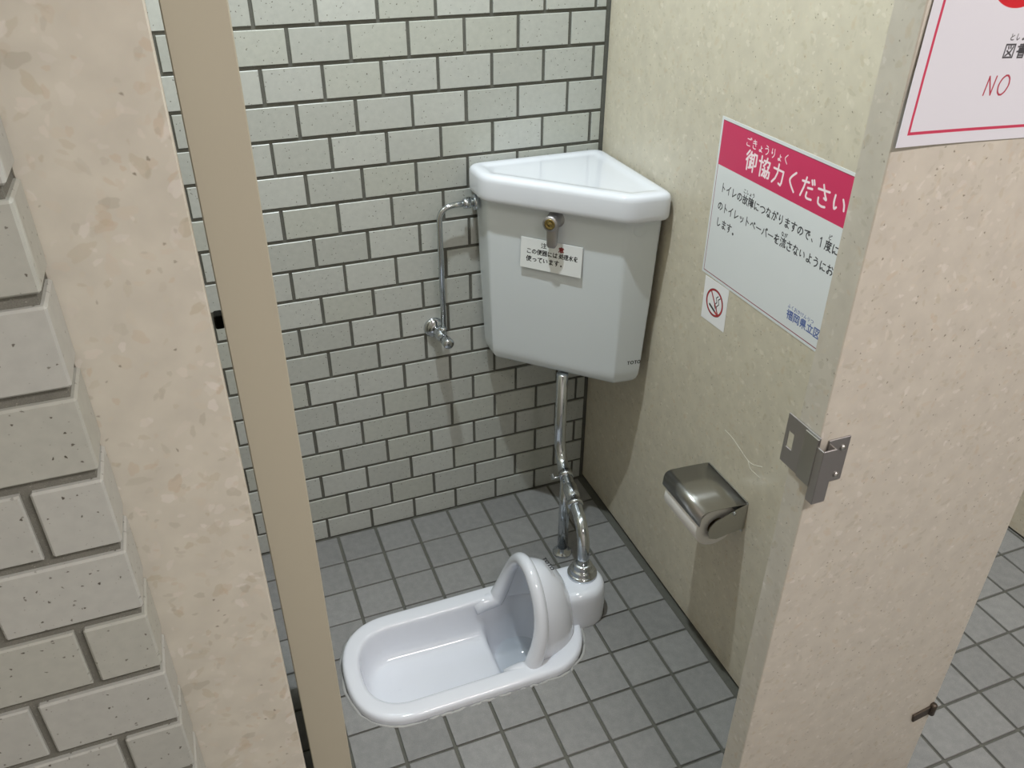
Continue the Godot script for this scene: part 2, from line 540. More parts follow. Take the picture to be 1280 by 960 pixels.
# sheet on the front panel: 2400 pixels a metre, its lower left corner is the origin
func sheet_print() -> ImageTexture:
	var W := 1008
	var H := 712
	var img := Image.create(W, H, true, Image.FORMAT_RGB8)
	img.fill(Color(0.86, 0.865, 0.90))
	var pink := Color(0.78, 0.24, 0.36)
	var f := 27
	img.fill_rect(Rect2i(f, f, W - 2 * f, 7), pink)
	img.fill_rect(Rect2i(f, H - f - 7, W - 2 * f, 7), pink)
	img.fill_rect(Rect2i(f, f, 7, H - 2 * f), pink)
	img.fill_rect(Rect2i(W - f - 7, f, 7, H - 2 * f), pink)
	ellipse_px(img, Vector2(246, 302), 110, Color(0.80, 0.10, 0.16))
	text(img, "図書", Vector2(256, 488), Vector2(34, 32), 40, 3.6, Color(0.25, 0.25, 0.27))
	text(img, "としょ", Vector2(262, 466), Vector2(15, 15), 18, 2.0, Color(0.35, 0.35, 0.37))
	text(img, "NO", Vector2(226, 556), Vector2(40, 50), 43, 3.8, Color(0.66, 0.20, 0.28), 0.12)
	return tex_of(img)

func notice_print() -> ImageTexture:
	var img := Image.create(512, 256, true, Image.FORMAT_RGB8)
	img.fill(Color(0.90, 0.91, 0.91))
	var ink := Color(0.10, 0.10, 0.10)
	glyph(img, "注", Vector2(170, 22), Vector2(46, 46), 5.0, ink)
	glyph(img, "意", Vector2(316, 30), Vector2(46, 46), 7.0, Color(0.50, 0.12, 0.12))
	text(img, "この便器には", Vector2(50, 84), Vector2(42, 46), 44, 5.6, ink)
	text(img, "処理水を", Vector2(322, 84), Vector2(38, 46), 40, 5.4, ink)
	text(img, "使っています。", Vector2(50, 148), Vector2(44, 48), 47, 6.0, ink)
	return tex_of(img)

# ---------------------------------------------------------------- materials
func mat(c: Color, rough := 0.6, metal := 0.0) -> StandardMaterial3D:
	var m := StandardMaterial3D.new()
	m.albedo_color = c
	m.roughness = rough
	m.metallic = metal
	return m

func triplanar(t: Texture2D, metres: float, rough: float, tint := Color.WHITE, shift := Vector3.ZERO) -> StandardMaterial3D:
	var m := mat(tint, rough)
	m.albedo_texture = t
	m.uv1_triplanar = true
	m.uv1_world_triplanar = true
	m.uv1_triplanar_sharpness = 8.0
	m.uv1_scale = Vector3.ONE / metres
	m.uv1_offset = shift
	return m

func printed(t: Texture2D, rough := 0.5) -> StandardMaterial3D:
	var m := mat(Color.WHITE, rough)
	m.albedo_texture = t
	return m

func make_materials() -> void:
	var bt := speckled(11, Color(0.71, 0.72, 0.70), 270, 700, Color(0.27, 0.25, 0.22), 0.035)
	M.brick = []
	for i in 4:
		var v: float = [1.0, 0.97, 1.02, 0.985][i]
		M.brick.append(triplanar(bt, 0.34, 0.34, Color(v, v, v * [1.0, 0.995, 1.0, 0.985][i]), Vector3(0.37 * i, 0.21 * i, 0.11)))
	var gt := grainy(5, Color(0.46, 0.46, 0.44))
	M.mortar = triplanar(gt, 0.20, 0.95, Color(0.84, 0.84, 0.82))
	M.mortar_pier = triplanar(gt, 0.20, 0.95, Color(1.0, 1.0, 0.98))
	var ft := grainy(7, Color(0.51, 0.51, 0.505))
	M.floor_tile = []
	for i in 4:
		var v: float = [1.0, 0.96, 1.03, 0.985][i]
		M.floor_tile.append(triplanar(ft, 0.16, 0.55, Color(v, v, v), Vector3(0.31 * i, 0.17, 0.41 * i)))
	M.grout = triplanar(gt, 0.15, 0.95, Color(0.78, 0.78, 0.76))
	M.terrazzo = triplanar(terrazzo(21, Color(0.81, 0.795, 0.745), 2600, 0.45, 8.0, 120), 0.60, 0.40)
	M.terrazzo_fine = triplanar(terrazzo(33, Color(0.79, 0.77, 0.725), 2600, 0.36, 6.0, 420), 0.55, 0.34)
	M.terrazzo_stall = triplanar(M.terrazzo_fine.albedo_texture, 0.55, 0.34, Color(1.0, 0.99, 0.955), Vector3(0.3, 0.1, 0.6))  # same terrazzo as the front panel, yellowed to imitate the stall's light
	M.porcelain = mat(Color(0.87, 0.885, 0.915), 0.10)
	M.porcelain.clearcoat_enabled = true
	M.porcelain.clearcoat = 0.5
	M.porcelain.clearcoat_roughness = 0.05
	M.tank = mat(Color(0.84, 0.865, 0.88), 0.16)
	M.chrome = mat(Color(0.77, 0.79, 0.81), 0.10, 1.0)
	M.steel = mat(Color(0.72, 0.72, 0.71), 0.30, 1.0)
	M.steel_dark = mat(Color(0.68, 0.67, 0.67), 0.45, 1.0)
	M.hinge = mat(Color(0.40, 0.37, 0.34), 0.5, 1.0)
	M.brass = mat(Color(0.62, 0.55, 0.36), 0.22, 1.0)
	M.dark = mat(Color(0.06, 0.06, 0.06), 0.6)
	M.paper = mat(Color(0.90, 0.89, 0.88), 0.9)
	M.door = mat(Color(0.715, 0.695, 0.625), 0.5)
	M.door_trim = mat(Color(0.64, 0.59, 0.50), 0.45)
	M.sealant = mat(Color(0.64, 0.64, 0.63), 0.7)
	M.scratch = mat(Color(0.86, 0.85, 0.80), 0.8)
	M.paint = mat(Color(0.80, 0.78, 0.75), 0.8)
	M.ceiling = mat(Color(0.84, 0.83, 0.80), 0.9)
	M.water = mat(Color(0.80, 0.85, 0.88, 0.22), 0.03)
	M.water.transparency = BaseMaterial3D.TRANSPARENCY_ALPHA

# ---------------------------------------------------------------- toilet plan
const TC := 0.466
func toilet_ring(inset: float) -> PackedVector2Array:
	var out := PackedVector2Array()
	var b := maxf(0.145 - inset, 0.0) if inset < 0.14 else 0.0
	var al := maxf(0.130 - inset * 0.85, 0.002)
	var ar := maxf(0.122 - inset, 0.002)
	var xl := -0.648
	var xr := -0.362
	var n := 28
	for k in n + 1:   # left cap
		var a := PI / 2 + PI * k / n
		out.append(Vector2(xl + al * signf(cos(a)) * pow(absf(cos(a)), 0.82), TC + b * signf(sin(a)) * pow(absf(sin(a)), 0.82)))
	for k in range(1, 40):
		out.append(Vector2(lerpf(xl, xr, k / 40.0), TC - b))
	for k in n + 1:
		var a := -PI / 2 + PI * k / n
		out.append(Vector2(xr + ar * signf(cos(a)) * pow(absf(cos(a)), 0.9), TC + b * signf(sin(a)) * pow(absf(sin(a)), 0.9)))
	for k in range(1, 40):
		out.append(Vector2(lerpf(xr, xl, k / 40.0), TC + b))
	return out

const SC := Vector2(-0.222, 0.452)
func socket_ring(inset: float) -> PackedVector2Array:
	var out := PackedVector2Array()
	var r := 0.058 - inset
	for k in 21:
		var a := -PI / 2 + PI * k / 20.0
		out.append(SC + Vector2(cos(a), sin(a)) * r)
	out.append(Vector2(-0.30, SC.y + r))
	out.append(Vector2(-0.30, SC.y - r))
	return out

func build_toilet() -> void:
	var t := thing("squat_toilet", "white glazed squat toilet bowl with rounded hood set into the grey tiled floor", "toilet", Vector3.ZERO)
	var st := st_new()
	var prof := [[0.0, -0.012], [0.0, 0.007], [0.0015, 0.0115], [0.004, 0.0148], [0.0075, 0.0164], [0.012, 0.017], [0.033, 0.0172], [0.0380, 0.0162], [0.0415, 0.0130], [0.0434, 0.006], [0.0445, -0.004], [0.047, -0.022], [0.050, -0.040], [0.055, -0.054], [0.063, -0.064], [0.074, -0.0695], [0.09, -0.0715], [0.105, -0.072], [0.125, -0.072], [0.143, -0.072]]
	var rings := []
	for q in prof:
		var r := PackedVector3Array()
		for p in toilet_ring(q[0]):
			var deep := clampf((-0.015 - q[1]) / 0.05, 0.0, 1.0)
			var y: float = q[1] - 0.085 * smoothstep(-0.437, -0.412, p.x) * deep - 0.006 * smoothstep(-0.72, -0.45, p.x) * deep
			r.append(Vector3(p.x, y, p.y))
		rings.append(r)
	loft(st, rings, false, false)
	part("bowl", done(st), M.porcelain, t)
	# hood
	var zc := 0.462
	var hood_at := func(v: float, phi: float, off: float) -> Vector3:
		var be := v * PI / 2
		var s := pow(maxf(cos(be), 0.0), 0.72)
		var flare := 0.034 * pow(1.0 - sin(phi), 3.0) * (1.0 - v) * (1.0 - v)
		return Vector3(-0.358 - flare + (0.110 - off) * sin(be), 0.012 + (0.190 - off) * s * sin(phi), zc + (0.114 - off) * s * cos(phi) * (1.0 + 0.05 * (1.0 - sin(phi)) + 0.10 * pow(1.0 - sin(phi), 5.0) * v))
	st = st_new()
	for layer in 2:
		var off: float = [0.0095, 0.024][layer]
		var rr := []
		for i in 19:
			var r := PackedVector3Array()
			for k in 33:
				r.append(hood_at.call(i / 18.0, PI * k / 32.0, off))
			if layer == 1:
				r.reverse()
			rr.append(r)
		loft(st, rr, false, false, false)
	part("hood", done(st), M.porcelain, t)
	st = st_new()
	var path := []
	var rad := []
	var foot_a := Vector3.ZERO
	var foot_b := Vector3.ZERO
	for k in 49:
		var phi := PI * k / 48.0
		var a: Vector3 = hood_at.call(0.0, clampf(phi, 0.0, PI), 0.010)
		a.y -= 0.012 * pow(1.0 - maxf(sin(phi), 0.0), 4.0)
		if k == 0:
			foot_a = a
		foot_b = a
		path.append(a)
		rad.append(0.0145 + 0.006 * pow(1.0 - maxf(sin(phi), 0.0), 2.0))
	for q in [[0.016, -0.0015, 0.0205], [0.034, -0.0035, 0.0205], [0.055, -0.009, 0.0205]]:
		path.push_front(foot_a + Vector3(-q[0], q[1], 0))
		path.push_back(foot_b + Vector3(-q[0], q[1], 0))
		rad.push_front(q[2])
		rad.push_back(q[2])
	tube(st, path, rad, 16)
	part("hood_lip", done(st), M.porcelain, t)
	# socket behind the hood that takes the flush pipe
	st = st_new()
	rings = []
	for q in [[0.0, -0.004], [0.0, 0.03], [0.001, 0.07], [0.003, 0.085], [0.006, 0.092], [0.012, 0.097], [0.019, 0.099], [0.024, 0.0992]]:
		rings.append(ring_at(socket_ring(q[0]), q[1]))
	loft(st, rings, false, true)
	part("pipe_socket", done(st), M.porcelain, t)
	st = st_new()
	var w := []
	for k in 24:
		w.append(Vector3(-0.345 + 0.085 * cos(TAU * k / 24.0), -0.125, TC + 0.1 * sin(TAU * k / 24.0)))
	for k in 24:
		tri(st, Vector3(-0.345, -0.125, TC), w[k], w[(k + 1) % 24])
	part("water", done(st), M.water, t)
	letters("logo", "TOTO", 0.011, Vector3(-0.312, 0.1905, 0.470), Vector3(0.35, 0.93, 0.10), Vector3(0.25, -0.1, 1.0), t, M.dark)
	# grout bead round the foot
	st = st_new()
	var bead := []
	rng.seed = 77
	for p in toilet_ring(-0.004):
		bead.append(Vector3(p.x + rng.randf_range(-0.002, 0.002), rng.randf_range(-0.004, -0.0005), p.y + rng.randf_range(-0.002, 0.002)))
	bead.append(bead[0])
	tube(st, bead, 0.0036, 6, false)
	part("sealant_bead", done(st), M.sealant, t, Vector3.ZERO, "uneven pale sealant line round the foot of the bowl")

func letters(called: String, s: String, height: float, at: Vector3, normal: Vector3, right: Vector3, parent: Node, m: Material) -> void:
	var tm := TextMesh.new()
	var f := SystemFont.new()
	f.font_names = PackedStringArray(["Droid Sans"])
	f.font_weight = 700
	tm.font = f
	tm.text = s
	tm.font_size = 32
	tm.pixel_size = height / 24.0
	tm.depth = 0.0006
	var o := part(called, tm, m, parent, at, "small dark maker's lettering")
	var n := normal.normalized()
	var r := (right - n * right.dot(n)).normalized()
	o.basis = Basis(r, n.cross(r), n)

# ---------------------------------------------------------------- cistern in the corner
func build_cistern() -> void:
	var t := thing("cistern", "white ceramic corner cistern with triangular dished lid hung between tiled wall and partition", "cistern", Vector3.ZERO)
	var body := [Vector2(-0.012, 0.010), Vector2(-0.310, 0.010), Vector2(-0.308, 0.082), Vector2(-0.090, 0.300), Vector2(-0.012, 0.309)]
	var rb := [0.008, 0.010, 0.010, 0.010, 0.010]
	var st := st_new()
	var rings := []
	for q in [[0.8945, 0.0], [0.885, 0.0], [0.880, 0.0002], [0.80, 0.003], [0.70, 0.006], [0.60, 0.010], [0.535, 0.0125], [0.525, 0.013], [0.512, 0.0142], [0.502, 0.017], [0.494, 0.022], [0.489, 0.029], [0.4872, 0.036], [0.487, 0.044]]:
		rings.append(ring_at(plan(body, q[1], rb), q[0]))
	loft(st, rings, true, true)
	part("tank_body", done(st), M.tank, t)
	var lid := [Vector2(-0.005, 0.004), Vector2(-0.328, 0.004), Vector2(-0.326, 0.100), Vector2(-0.098, 0.329), Vector2(-0.005, 0.333)]
	var rl := [0.03, 0.03, 0.024, 0.024, 0.024]
	st = st_new()
	rings = []
	for q in [[0.889, 0.022], [0.889, 0.006], [0.8905, 0.0025], [0.895, 0.0004], [0.902, 0.0], [0.931, 0.0], [0.9365, 0.0010], [0.9410, 0.0035], [0.9438, 0.0075], [0.9450, 0.0125], [0.9452, 0.0170], [0.9450, 0.0230], [0.9443, 0.0270], [0.9432, 0.0315], [0.9424, 0.0360], [0.9421, 0.0410], [0.9420, 0.0460]]:
		rings.append(ring_at(plan(lid, q[1], rl), q[0]))
	rings.reverse()
	loft(st, rings, true, true)
	part("lid", done(st), M.porcelain, t)
	# flush lever on the diagonal front
	var n := Vector3(-1, 0, 1).normalized()
	var r := Vector3(1, 0, 1).normalized()
	var at := Vector3(-0.193, 0.868, 0.190)
	var lever := Node3D.new()
	lever.name = "flush_lever"
	t.add_child(lever, true)
	st = st_new()
	lathe(st, [[0.019, -0.006], [0.019, 0.004], [0.0165, 0.008], [0.0155, 0.009], [0.0155, 0.030], [0.0165, 0.032], [0.0165, 0.038], [0.0148, 0.040]], at, n, 28)
	part("barrel", done(st), M.steel_dark, lever)
	st = st_new()
	lathe(st, [[0.0115, 0.0385], [0.0115, 0.0412], [0.008, 0.0412], [0.007, 0.0400], [0.0045, 0.0402], [0.0035, 0.0418], [0.001, 0.0420]], at, n, 24)
	part("button", done(st), M.brass, lever, Vector3.ZERO, "brass coloured face of the flush lever")
	st = st_new()
	var bz := Basis(r, Vector3.UP, n)
	rings = []
	for q in [[0.0, 0.0125, 0.012], [-0.018, 0.0115, 0.012], [-0.034, 0.0108, 0.011], [-0.050, 0.0105, 0.009], [-0.0545, 0.0085, 0.007]]:
		var c: Vector3 = at + n * 0.020 + Vector3(0, q[0], 0) + n * (0.10 * q[0] * -1.0)
		var ring := PackedVector3Array()
		for k in 16:
			var a := TAU * k / 16.0
			ring.append(c + bz * Vector3(q[1] * signf(cos(a)) * pow(absf(cos(a)), 0.55), 0.0, q[2] * 0.8 * signf(sin(a)) * pow(absf(sin(a)), 0.55)))
		rings.append(ring)
	loft(st, rings)
	part("paddle", done(st), M.steel_dark, lever)
	# notice plate
	st = st_new()
	var lean := 0.024
	var b2 := Basis(r, (Vector3.UP + n * -lean).normalized(), (n + Vector3.UP * lean).normalized())
	var pc := Vector3(-0.2012, 0.782, 0.1868)
	sheet(st, pc + n * 0.0015, b2 * Basis(Vector3.BACK, -0.02), Vector2(0.139, 0.068), 0.002)
	part("notice_plate", st.commit(), printed(notice_print(), 0.35), t, Vector3.ZERO, "small white notice with three lines of dark Japanese writing")
	# blind cap on the right face
	st = st_new()
	lathe(st, [[0.0150, -0.004], [0.0150, 0.0006], [0.0138, 0.0016], [0.0002, 0.0018]], Vector3(-0.060, 0.866, 0.3015), Vector3(-0.11, 0, 1), 24)
	part("blind_cap", done(st), M.tank, t)
	letters("logo", "TOTO", 0.0095, Vector3(-0.040, 0.5475, 0.2935), Vector3(-0.115, -0.03, 1), Vector3(1, 0.0, 0.115), t, M.dark)

# thin sheet; front along basis.z with the print upright
func sheet(st: SurfaceTool, at: Vector3, b: Basis, size: Vector2, thick: float, curl := 0.0) -> void:
	var h := size / 2.0
	var n := 8
	var pt := func(i: int, j: int, back: bool) -> Vector3:
		var u := float(i) / n
		var v := float(j) / n
		var c := curl * pow(maxf(1.0 - u * 3.0, 0.0), 2.0) * pow(maxf(v * 1.6 - 0.6, 0.0), 2.0)
		return at + b * Vector3(-h.x + size.x * u, h.y - size.y * v, (0.0 if back else thick) + c)
	var add := func(p: Vector3, nr: Vector3, uv: Vector2) -> void:
		st.set_normal(nr)
		st.set_uv(uv)
		st.add_vertex(p)
	var fn: Vector3 = b.z.normalized()
	for i in n:
		for j in n:
			for c in [[0, 0], [1, 0], [1, 1], [0, 0], [1, 1], [0, 1]]:
				add.call(pt.call(i + c[0], j + c[1], false), fn, Vector2((i + c[0]) / float(n), (j + c[1]) / float(n)))
			for c in [[0, 0], [1, 1], [1, 0], [0, 0], [0, 1], [1, 1]]:
				add.call(pt.call(i + c[0], j + c[1], true), -fn, Vector2(0.004, 0.004))
	for i in n:
		for e in [[[i, 0], [i + 1, 0], b.y], [[i + 1, n], [i, n], -b.y], [[n, i], [n, i + 1], b.x], [[0, i + 1], [0, i], -b.x]]:
			var a0: Vector3 = pt.call(e[0][0], e[0][1], true)
			var a1: Vector3 = pt.call(e[1][0], e[1][1], true)
			var f0: Vector3 = pt.call(e[0][0], e[0][1], false)
			var f1: Vector3 = pt.call(e[1][0], e[1][1], false)
			for q in [a0, a1, f1, a0, f1, f0]:
				add.call(q, e[2], Vector2(0.004, 0.004))

# ---------------------------------------------------------------- pipes
func build_pipes() -> void:
	var t := thing("water_supply_pipe", "thin chrome supply pipe rising from a stop valve on the tiled wall to the cistern", "pipe", Vector3.ZERO)
	var st := st_new()
	tube(st, bend([Vector3(-0.400, 0.566, 0.034), Vector3(-0.400, 0.862, 0.034), Vector3(-0.332, 0.866, 0.034)], 0.036, 12), 0.0064, 14)
	part("riser", done(st), M.chrome, t)
	st = st_new()
	lathe(st, [[0.007, 0.0], [0.011, 0.001], [0.0125, 0.004], [0.0125, 0.018], [0.0105, 0.020], [0.0105, 0.024]], Vector3(-0.346, 0.8655, 0.034), Vector3(1, 0, 0), 6, true)
	lathe(st, [[0.016, 0.0], [0.0175, 0.001], [0.0175, 0.008], [0.012, 0.009]], Vector3(-0.3225, 0.8655, 0.034), Vector3(1, 0, 0), 18, true)
	part("coupling_nut", done(st), M.chrome, t)
	st = st_new()
	lathe(st, [[0.0255, -0.006], [0.0255, 0.002], [0.0235, 0.006], [0.018, 0.010], [0.0125, 0.012], [0.0115, 0.013]], Vector3(-0.4145, 0.560, 0.0), Vector3(0, 0, 1), 28)
	part("wall_rosette", done(st), M.chrome, t)
	st = st_new()
	lathe(st, [[0.0085, 0.008], [0.0085, 0.020], [0.0125, 0.022], [0.0140, 0.026], [0.0140, 0.044], [0.0115, 0.048], [0.0105, 0.052], [0.0105, 0.060], [0.0125, 0.062], [0.0130, 0.080], [0.0115, 0.084], [0.004, 0.085]], Vector3(-0.4145, 0.560, 0.0), Vector3(0.14, -0.08, 1), 20)
	part("stop_valve", done(st), M.chrome, t)
	st = st_new()
	lathe(st, [[0.0105, 0.0], [0.0105, 0.012], [0.0085, 0.014]], Vector3(-0.4045, 0.562, 0.034), Vector3(0.1, 1, 0), 6)
	part("valve_outlet", done(st), M.chrome, t)

	var f := thing("flush_pipe", "thick chrome flush pipe on a floor post running from cistern to squat toilet", "pipe", Vector3.ZERO)
	var p := [Vector3(-0.170, 0.492, 0.200), Vector3(-0.170, 0.262, 0.200), Vector3(-0.208, 0.212, 0.432), Vector3(-0.2125, 0.100, 0.440)]
	st = st_new()
	tube(st, bend(p, 0.062, 14), 0.0138, 22)
	part("pipe_run", done(st), M.chrome, f)
	var d: Vector3 = (p[2] - p[1]).normalized()
	st = st_new()
	lathe(st, [[0.0140, 0.0], [0.0162, 0.001], [0.0168, 0.003], [0.0168, 0.034], [0.0160, 0.036], [0.0160, 0.050], [0.0180, 0.051], [0.0184, 0.054], [0.0180, 0.060], [0.0142, 0.061]], (p[1] as Vector3).lerp(p[2], 0.42), d, 24)
	part("coupling", done(st), M.chrome, f)
	st = st_new()
	lathe(st, [[0.0345, 0.0002], [0.0345, 0.005], [0.0335, 0.0075], [0.030, 0.009], [0.0285, 0.010], [0.0285, 0.017], [0.027, 0.0195], [0.0225, 0.0205], [0.0215, 0.022], [0.0215, 0.032], [0.0200, 0.034], [0.0142, 0.035]], Vector3(-0.2125, 0.099, 0.440), Vector3.UP, 30)
	part("socket_flange", done(st), M.chrome, f)

	var s := f
	var top := (p[1] as Vector3).lerp(p[2], 0.28)
	st = st_new()
	tube(st, [Vector3(top.x, 0.006, top.z), Vector3(top.x, top.y - 0.012, top.z)], 0.0130, 16)
	part("support_post", done(st), M.chrome, s)
	st = st_new()
	lathe(st, [[0.0245, -0.0008], [0.0245, 0.003], [0.022, 0.006], [0.015, 0.009], [0.0135, 0.018], [0.0120, 0.020]], Vector3(top.x, 0.0, top.z), Vector3.UP, 26)
	part("floor_plate", done(st), M.chrome, s)
	st = st_new()
	lathe(st, [[0.0140, -0.009], [0.0165, -0.009], [0.0165, 0.009], [0.0140, 0.009]], top, d, 24, false)
	part("clamp_band", done(st), M.chrome, s)
	st = st_new()
	tube(st, [top + Vector3(-0.015, 0.0, 0), top + Vector3(-0.034, -0.001, 0)], 0.003, 10)
	add_box(st, top + Vector3(-0.035, 0.004, 0), Vector3(0.003, 0.016, 0.012), 0.001, Basis(Vector3.RIGHT, 0.6))
	part("wing_screw", done(st), M.chrome, s)

# ---------------------------------------------------------------- paper holder
func build_paper_holder() -> void:
	var t := thing("toilet_paper_holder", "stainless steel toilet paper holder with curved cover on the terrazzo partition", "paper holder", Vector3.ZERO)
	var z0 := 0.560
	var z1 := 0.699
	var st := st_new()
	add_box(st, Vector3(-0.0015, 0.413, (z0 + z1) / 2), Vector3(0.003, 0.076, z1 - z0 - 0.004), 0.0008)
	part("back_plate", done(st), M.steel, t)
	# cover: plate out from the wall, curling down at its front
	var arc := [Vector2(-0.004, 0.449), Vector2(-0.045, 0.4525), Vector2(-0.086, 0.4545), Vector2(-0.0915, 0.4546), Vector2(-0.0965, 0.4535), Vector2(-0.1010, 0.4505), Vector2(-0.1040, 0.4460), Vector2(-0.1052, 0.4410), Vector2(-0.1056, 0.4350), Vector2(-0.1062, 0.4220)]
	st = st_new()
	var rings := []
	for i in arc.size():
		var a: Vector2 = arc[i]
		var dd: Vector2 = (arc[mini(i + 1, arc.size() - 1)] - arc[maxi(i - 1, 0)]).normalized()
		var nn := Vector2(dd.y, -dd.x)
		var o := a
		var q := a + nn * -0.0016
		rings.append(PackedVector3Array([Vector3(o.x, o.y, z0), Vector3(o.x, o.y, z1), Vector3(q.x, q.y, z1), Vector3(q.x, q.y, z0)]))
	loft(st, rings, true, true, true, true)
	part("cover", done(st), M.steel, t)
	for s in 2:
		st = st_new()
		var z: float = [z0 - 0.0005, z1 - 0.0015][s]
		var poly := [Vector2(0, 0.449), Vector2(0, 0.386), Vector2(-0.030, 0.383), Vector2(-0.062, 0.378), Vector2(-0.078, 0.384), Vector2(-0.083, 0.398), Vector2(-0.080, 0.412), Vector2(-0.070, 0.423), Vector2(-0.030, 0.440)]
		var ra := PackedVector3Array()
		var rc := PackedVector3Array()
		for q in poly:
			ra.append(Vector3(q.x, q.y, z))
			rc.append(Vector3(q.x, q.y, z + 0.002))
		loft(st, [rc, ra], true, true, true, false)
		part("side_arm", done(st), M.steel, t)
	st = st_new()
	lathe(st, [[0.004, 0.0], [0.004, 0.002], [0.003, 0.003]], Vector3(-0.030, 0.433, z1 + 0.0003), Vector3(0, 0, 1), 14)
	part("rivet", done(st), M.chrome, t)
	var r := thing("toilet_roll", "white toilet paper roll hanging under the steel cover", "toilet paper", Vector3.ZERO)
	st = st_new()
	lathe(st, [[0.020, 0.0], [0.0455, 0.0], [0.0465, 0.001], [0.0465, 0.119], [0.0455, 0.120], [0.020, 0.120], [0.020, 0.0]], Vector3(-0.0585, 0.4015, 0.569), Vector3(0, 0, 1), 40, false)
	part("paper", done(st), M.paper, r)
	st = st_new()
	lathe(st, [[0.0198, 0.001], [0.0198, 0.119], [0.0185, 0.119], [0.0185, 0.001], [0.0198, 0.001]], Vector3(-0.0585, 0.4015, 0.569), Vector3(0, 0, 1), 24, false)
	part("cardboard_core", done(st), mat(Color(0.55, 0.48, 0.38), 0.9), r)

# ---------------------------------------------------------------- latch keeper and hinge on the front panel
const FX := -0.2305    # left edge of the right front panel
const FZ := 1.060      # its front face
func build_latch() -> void:
	var t := thing("latch_keeper", "steel latch keeper with a slot wrapped round the front panel's edge", "latch", Vector3.ZERO)
	var st := st_new()
	var yc := 0.871
	var x := FX - 0.0018
	# side plate with a slot: four strips round the opening
	var za := 1.0035
	var zb := 1.0640
	var sa := 1.0090
	var sb := 1.0200
	add_box(st, Vector3(x, yc, (za + sa) / 2), Vector3(0.002, 0.073, sa - za), 0.0004)
	add_box(st, Vector3(x, yc, (sb + zb) / 2), Vector3(0.002, 0.073, zb - sb), 0.0004)
	add_box(st, Vector3(x, yc + 0.0245, (sa + sb) / 2), Vector3(0.002, 0.024, sb - sa + 0.001), 0.0003)
	add_box(st, Vector3(x, yc - 0.024, (sa + sb) / 2), Vector3(0.002, 0.025, sb - sa + 0.001), 0.0003)
	part("slotted_plate", done(st), M.steel_dark, t)
	st = st_new()
	add_box(st, Vector3(x - 0.0022, yc - 0.001, 1.0515), Vector3(0.0026, 0.071, 0.024), 0.0005)
	part("cover_strip", done(st), M.steel, t)
	st = st_new()
	# folded channel in front
	add_box(st, Vector3(FX + 0.006, yc - 0.0165, 1.0745), Vector3(0.020, 0.081, 0.0022), 0.0008)
	add_box(st, Vector3(FX - 0.0030, yc - 0.0165, 1.0690), Vector3(0.0022, 0.081, 0.013), 0.0008)
	add_box(st, Vector3(FX + 0.0150, yc - 0.0105, 1.0690), Vector3(0.0022, 0.069, 0.013), 0.0008)
	part("stop_channel", done(st), M.steel_dark, t)
	st = st_new()
	add_box(st, Vector3(FX + 0.0305, yc - 0.006, FZ + 0.0012), Vector3(0.033, 0.067, 0.0024), 0.0010)
	part("mounting_flange", done(st), M.steel_dark, t)
	for dy in [0.018, -0.024]:
		st = st_new()
		lathe(st, [[0.0048, 0.0], [0.0048, 0.001], [0.0036, 0.003], [0.0008, 0.0034]], Vector3(FX + 0.0375, yc - 0.006 + dy, FZ + 0.0022), Vector3(0, 0, 1), 12)
		part("screw", done(st), M.steel, t)
	var h := thing("pivot_hinge", "small dark bottom hinge on the right edge of the front panel", "hinge", Vector3.ZERO)
	st = st_new()
	add_box(st, Vector3(0.163, 0.196, FZ + 0.002), Vector3(0.040, 0.020, 0.004), 0.001, Basis(Vector3.BACK, 0.20))
	part("hinge_plate", done(st), M.hinge, h)
	st = st_new()
	lathe(st, [[0.006, -0.012], [0.006, 0.012], [0.004, 0.014]], Vector3(0.184, 0.202, FZ + 0.004), Vector3.UP, 14)
	part("hinge_barrel", done(st), M.hinge, h)

# ---------------------------------------------------------------- setting
const PX := -0.0335
func build_back_wall() -> void:
	var w := thing("wall_back", "grey speckled brick tile wall with dark joints behind the toilet", "wall", Vector3.ZERO, "", "structure")
	part("mortar_bed", box_mesh(Vector3(2.1, 2.52, 0.15), 0.0), M.mortar, w, Vector3(0.0, 1.14, -0.0785))
	rng.seed = 3
	var ph := 0.0689
	var pw := 0.115
	var g := 0.0072
	var count := 0
	var rest := st_new()
	for row in 35:
		var y0 := 0.0616 + (row - 1) * ph + g / 2
		var y1 := y0 + ph - g
		if row == 0:
			y0 = 0.001
		var off := 0.0 if row % 2 == 0 else 0.5
		# bricks from the partition leftwards; c is the joint index
		for k in range(-1, 9):
			var xr := PX - (k + off) * pw - g / 2
			var xl := PX - (k + 1 + off) * pw + g / 2
			xr = minf(xr, -0.0095)
			xl = maxf(xl, -1.0)
			if xr - xl < 0.008 or xl > -0.012:
				continue
			var jw := snappedf(xr - xl, 0.0005)
			var at := Vector3((xr + xl) / 2 + rng.randf_range(-0.0004, 0.0004), (y0 + y1) / 2 + rng.randf_range(-0.0003, 0.0003), rng.randf_range(-0.0007, 0.0004))
			var m: ArrayMesh = tile_mesh(jw, snappedf(y1 - y0, 0.0005), 0.012)
			if count < 290:
				part("brick_tile", m, M.brick[rng.randi() % 4], w, at)
				count += 1
			else:
				rest.append_from(m, 0, Transform3D(Basis.IDENTITY, at))
		# neighbouring stall
		for k in 8:
			var xa := 0.05 + (k + off * 0.9) * pw
			if xa + pw > 0.96:
				continue
			rest.append_from(tile_mesh(0.108, snappedf(y1 - y0, 0.0005), 0.012), 0, Transform3D(Basis.IDENTITY, Vector3(xa + pw / 2, (y0 + y1) / 2, 0)))
	var r := part("brick_tile_rest", rest.commit(), M.brick[0], w)
	r.set_meta("kind", "stuff")

